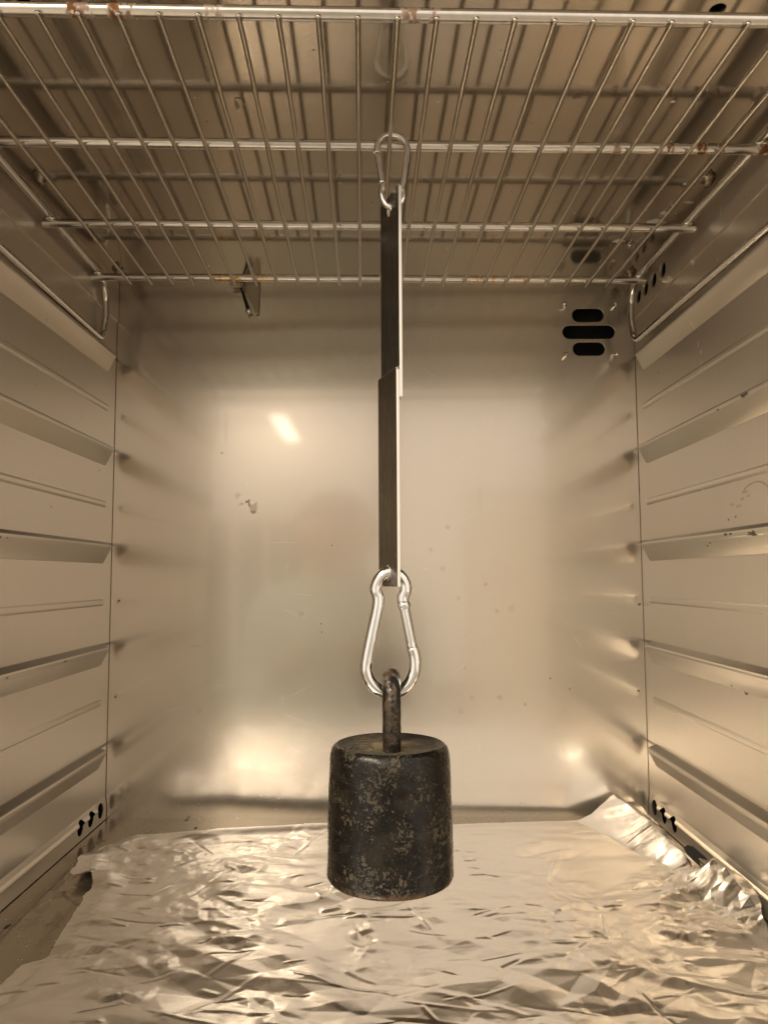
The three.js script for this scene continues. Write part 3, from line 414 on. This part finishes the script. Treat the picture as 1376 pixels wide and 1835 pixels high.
  const ZB = (x) => tab(x, [[-0.2, 0.075], [-0.18, 0.062], [-0.163, 0.0445], [-0.135, 0.0438], [-0.118, 0.0445], [-0.108, 0.0400], [-0.075, 0.0345], [-0.03, 0.0285], [0.0605, 0.0225], [0.11, 0.0185], [0.1528, 0.0150], [0.162, 0.0085], [0.172, 0.0042], [0.19, 0.0040], [0.2, 0.006]]) + 0.0010 * (fbm(x * 200, 4, 9, 3) - 0.5);
  const lift = (x, z) => {
    let h = 0;
    // folded edge standing along the right side from the back corner
    const k = smooth(0.135, 0.105, z);
    if (k > 0) { const xb = lerp(0.142, 0.172, clamp((z - 0.02) / 0.09)), xr = lerp(0.1725, 0.1825, clamp((z - 0.01) / 0.1)), Hh = lerp(0.0145, 0.0078, clamp((z - 0.005) / 0.11)) * k; if (x > xb) h += x < xr ? Hh * Math.pow((x - xb) / (xr - xb), 1.15) : Hh * (1 - 0.55 * clamp((x - xr) / 0.012)); }
    // curled crumple farther forward on the right edge
    const c = smooth(0.118, 0.140, z) * smooth(0.212, 0.190, z); if (c > 0) { const d = clamp((x - 0.172) / 0.017); h += c * (0.0105 * Math.pow(d, 1.4)) * (0.6 + 0.8 * plf(z / 0.016, x / 0.02, 421)); }
    // back edge curls off the floor on the left, and the left corner by the tear
    h += 0.0030 * smooth(0.012, 0.0, z - ZB(x)) * smooth(0.02, -0.04, x) * smooth(-0.17, -0.12, x);
    h += 0.0042 * smooth(0.026, 0.0, x - XL(z)) * smooth(0.075, 0.1, z) * smooth(0.15, 0.115, z);
    return h;
  };
  const NU = 720, NV = 600, pos = [], idx = [], uv = [];
  for (let j = 0; j <= NV; j++) for (let i = 0; i <= NU; i++) {
    const u = i / NU, v = j / NV; let x = lerp(-0.16, 0.188, u), z = lerp(ZB(x), 0.326, v);
    for (let q = 0; q < 3; q++) { x = lerp(XL(z), XR(z), u); z = lerp(ZB(x), 0.326, v); }
    const edge = Math.min(u * 0.35, (1 - u) * 0.35, v * 0.3);
    const crk = 0.0016 * smooth(0.105, 0.14, z) * smooth(0.225, 0.19, z) * smooth(0.13, 0.165, x);
    let h = 0.0012 + height(x, z) * (0.55 + 0.45 * smooth(0, 0.012, edge)) + lift(x, z);
    if (crk > 0) { const [a, b] = rot(x, z, 0.5); h += crk * (1.7 * plf(a / 0.010, b / 0.008, 401) + 0.8 * plf(a / 0.0045, b / 0.004, 402)); }
    h += 0.0003 * smooth(0.15, 0.185, x) * smooth(0.13, 0.09, z) * plf(x / 0.012 + z / 0.05, z / 0.021, 411);
    pos.push(x, h, z); uv.push(x * 6, z * 6);
  }
  for (let j = 0; j < NV; j++) for (let i = 0; i < NU; i++) { const a = j * (NU + 1) + i, b = a + NU + 1; idx.push(a, b, a + 1, b, b + 1, a + 1); }
  const orm = dataTex(512, 512, (u, v) => [1, 0.23 + 0.06 * (fbm(u * 8, v * 8, 141, 4) - 0.5), 1], false);
  const m = new THREE.MeshPhysicalMaterial({ color: new THREE.Color().setRGB(0.90, 0.89, 0.88), metalness: 1, roughness: 1, roughnessMap: orm });
  const f = new THREE.Mesh(geoOf(pos, idx, uv), m); f.name = numbered('foil_sheet'); f.castShadow = f.receiveShadow = true;
  f.userData = { label: 'crumpled sheet of aluminium foil lining the oven floor', category: 'foil' }; scene.add(f);
  // thin jagged black piece at the fold on the right
  const s = new THREE.Shape(); [[-0.0055, 0.002], [-0.003, 0.0045], [0.0005, 0.0042], [0.003, 0.0018], [0.0068, -0.0026], [0.0025, -0.0022], [0.0008, -0.004], [0.0012, -0.0088], [-0.0022, -0.0052], [-0.0046, -0.0022]].forEach(([x, y], i) => i ? s.lineTo(x, y) : s.moveTo(x, y)); s.closePath();
  const g = new THREE.ExtrudeGeometry(s, { depth: 0.0006, bevelEnabled: true, bevelSize: 0.0003, bevelThickness: 0.0003, bevelSegments: 1 }); g.rotateX(-Math.PI / 2 + 0.5); g.rotateZ(-0.25);
  const fl = new THREE.Mesh(g, darkVoid); fl.name = 'black_piece'; fl.position.set(0.1870, 0.0125, 0.1135); fl.castShadow = fl.receiveShadow = true;
  fl.userData = { label: 'jagged black piece on the foil edge beside the right wall', category: 'charred flake' }; scene.add(fl);
}

// ---------------------------------------------------------------- sensor bracket at the top of the back wall
{
  const t = thing('sensor_bracket', 'small steel bracket with a round-tipped black rod at the top of the back wall', 'bracket', [-0.1, H - 0.0005, 0.004]);
  const dark = new THREE.MeshStandardMaterial({ color: new THREE.Color().setRGB(0.20, 0.17, 0.13), metalness: 1, roughness: 0.35 });
  const plate = new THREE.MeshStandardMaterial({ color: new THREE.Color().setRGB(0.42, 0.36, 0.28), metalness: 0.8, roughness: 0.35 });
  part('flange', bevelBox(-0.0118, -0.0012, -0.0022, -0.0010, 0.0005, 0.0065, 0.0003), plate, t);
  const s = new THREE.Shape(); s.moveTo(-0.0026, 0.001); s.lineTo(0.0098, 0.001); s.lineTo(0.0094, -0.0212); s.lineTo(0.0076, -0.0222); s.closePath();
  const g = new THREE.ExtrudeGeometry(s, { depth: 0.0008, bevelEnabled: true, bevelSize: 0.0002, bevelThickness: 0.0002, bevelSegments: 1 }); g.rotateX(-0.03); g.translate(0, 0, -0.0026);
  part('plate', g, plate, t);
  part('probe', sweep([[-0.0042, -0.0012, 0.0000], [-0.0012, -0.0103, 0.0005], [0.0018, -0.0192, 0.0010]], (k) => 0.0008 + 0.0006 * k, 12), darkVoid, t);  // thin black tapered rod beside the plate
  const b = new THREE.SphereGeometry(0.0023, 18, 12); const tip = part('round_tip', b, rodSteel, t); tip.position.set(0.0022, -0.0208, 0.0016);
}

// ---------------------------------------------------------------- what stands in the lab in front of the oven: only seen mirrored, dimly, in the steel
{
  const std = (r, g, b, rough = 0.6) => new THREE.MeshStandardMaterial({ color: new THREE.Color().setRGB(r, g, b), roughness: rough });
  const FY = -1.25;
  structure('lab_floor', box(-4, 4, FY - 0.05, FY, 0.45, 10), std(0.30, 0.26, 0.21, 0.5));
  const c = thing('storage_cupboard', 'tall pale cupboard mirrored left in the back wall', 'cupboard', [-1.02, FY, 6.0]);
  part('carcass', bevelBox(-0.46, 0.46, 0, 2.02, 0, 0.45, 0.004), std(0.75, 0.7, 0.6), c);
  for (const [x0, x1] of [[-0.44, -0.27], [-0.17, 0.02], [0.08, 0.43]]) part('door', bevelBox(x0, x1, 0.55, 1.9, -0.02, -0.002, 0.004), std(0.07, 0.06, 0.05, 0.4), c);
  for (const [x0, x1] of [[-0.44, -0.02], [0.02, 0.43]]) part('drawer', bevelBox(x0, x1, 0.1, 0.5, -0.02, -0.002, 0.004), std(0.12, 0.10, 0.08, 0.4), c);
  const d = thing('lab_door', 'wide beige door mirrored right in the back wall', 'door', [1.25, FY, 6.0]);
  part('leaf', bevelBox(-0.46, 0.46, 0.01, 2.1, 0, 0.045, 0.004), std(0.80, 0.74, 0.64), d);
  part('frame', mergeGeometries([box(-0.53, -0.465, 0, 2.17, -0.02, 0.07), box(0.465, 0.53, 0, 2.17, -0.02, 0.07), box(-0.465, 0.465, 2.105, 2.17, -0.02, 0.07)]), std(0.5, 0.45, 0.37), d);
  // the photographer, a dark figure behind the camera
  const bones = [], B = (a, b, ra, rb) => bones.push([new THREE.Vector3(...a), new THREE.Vector3(...b), ra, rb]);
  B([0, 0.93, 0], [0, 1.05, 0], 0.135, 0.125); B([0, 1.05, 0], [0, 1.26, -0.01], 0.125, 0.13); B([-0.13, 1.33, 0], [0.13, 1.33, 0], 0.075, 0.075); B([0, 1.3, 0], [0, 1.36, 0], 0.11, 0.08); B([0, 1.36, 0.0], [0, 1.46, -0.015], 0.055, 0.052);
  B([0, 1.535, -0.03], [0, 1.575, -0.015], 0.075, 0.088); B([0, 1.485, -0.055], [0, 1.53, -0.045], 0.052, 0.062); B([0, 1.535, -0.115], [0, 1.515, -0.12], 0.012, 0.014); B([-0.088, 1.54, -0.01], [-0.09, 1.56, 0], 0.016, 0.018); B([0.088, 1.54, -0.01], [0.09, 1.56, 0], 0.016, 0.018);
  for (const s of [-1, 1]) { B([s * 0.175, 1.31, 0], [s * 0.21, 1.08, -0.06], 0.058, 0.045); B([s * 0.21, 1.08, -0.06], [s * 0.09, 1.22, -0.27], 0.043, 0.030); B([s * 0.09, 1.22, -0.27], [s * 0.05, 1.27, -0.33], 0.032, 0.024); B([s * 0.085, 0.92, 0], [s * 0.1, 0.5, -0.02], 0.09, 0.06); B([s * 0.1, 0.5, -0.02], [s * 0.11, 0.09, 0.01], 0.06, 0.04); B([s * 0.11, 0.05, 0.02], [s * 0.12, 0.035, -0.15], 0.042, 0.034); }
  const N = 84, half = 0.86, { MarchingCubes } = await import('three/addons/objects/MarchingCubes.js');
  const mc = new MarchingCubes(N, new THREE.MeshStandardMaterial(), false, false, 200000); mc.isolation = 0;
  const p = new THREE.Vector3(), ab = new THREE.Vector3(), ap = new THREE.Vector3();
  for (let k = 0; k < N; k++) for (let j = 0; j < N; j++) for (let i = 0; i < N; i++) {
    p.set((i / N * 2 - 1) * half, (j / N * 2 - 1) * half + 0.83, (k / N * 2 - 1) * half);
    let e = 0; for (const [a, b, ra, rb] of bones) { ab.subVectors(b, a); ap.subVectors(p, a); const t = clamp(ap.dot(ab) / ab.lengthSq()), q = ap.addScaledVector(ab, -t).length() - lerp(ra, rb, t); if (q < 0.25) e += Math.exp(-q * 42); }
    mc.field[i + j * N + k * N * N] = e > 0 ? Math.log(e) / 42 : -0.25;
  }
  mc.update();
  const n = mc.count, g = new THREE.BufferGeometry(); g.setAttribute('position', new THREE.BufferAttribute(mc.positionArray.slice(0, n * 3), 3)); g.setAttribute('normal', new THREE.BufferAttribute(mc.normalArray.slice(0, n * 3), 3));
  g.scale(half, half, half); g.translate(0, 0.83, 0);
  const skin = [0.34, 0.2, 0.13], top = [0.30, 0.36, 0.33], legs = [0.34, 0.32, 0.29], hair = [0.025, 0.018, 0.012], col = new Float32Array(n * 3), P = g.attributes.position;
  for (let i = 0; i < n; i++) { const y = P.getY(i), z = P.getZ(i), hd = y > 1.43, c0 = hd ? (y > 1.585 || z > 0.02 ? hair : skin) : z < -0.275 ? skin : y > 0.93 ? top : legs; col.set(c0, i * 3); }
  g.setAttribute('color', new THREE.BufferAttribute(col, 3));
  const who = new THREE.Mesh(g, new THREE.MeshStandardMaterial({ vertexColors: true, roughness: 0.85 })); who.name = 'person'; who.castShadow = who.receiveShadow = true; who.position.set(-0.12, FY, 1.5); who.userData = { label: 'person in dark top facing the oven, dimly mirrored in the back wall', category: 'person' }; scene.add(who);
}

// ---------------------------------------------------------------- lab ceiling lights, in front of the oven and out of the frame; one shows mirrored in the back wall
{
  const diffuserMat = new THREE.MeshStandardMaterial({ color: 0xffffff, emissive: LAMP_TINT, emissiveIntensity: 3, roughness: 0.5 });
  const hous = new THREE.MeshStandardMaterial({ color: new THREE.Color().setRGB(0.6, 0.58, 0.54), roughness: 0.6 });
  const places = [[-0.97, 7.25, 0.20, 'farthest long ceiling light of the lab row'], [-1.10, 4.3, 0.045, 'third long ceiling light of the lab row'], [-1.15, 2.7, 0.24, 'second long ceiling light of the lab row'], [-1.2, 1.1, 0.36, 'nearest long ceiling light of the lab row']];
  for (const [x, z, k, label] of places) {
    const t = thing('ceiling_lamp', label, 'ceiling light', [x, 1.70, z]);
    t.userData.group = 'lab ceiling lights';
    const hw = z > 7 ? 0.08 : 0.32;
    part('housing', box(-hw - 0.015, hw + 0.015, 0.004, 0.07, -0.74, 0.74), hous, t);
    part('diffuser', box(-hw, hw, -0.004, 0.004, -0.70, 0.70), diffuserMat, t);
    const l = new THREE.RectAreaLight(LAMP_TINT, LAMP * k, hw * 2, 1.4); l.name = 'lamp_light'; l.position.set(x, 1.69, z); l.rotation.x = -Math.PI / 2; scene.add(l);
  }
}

renderer.render(scene, camera);
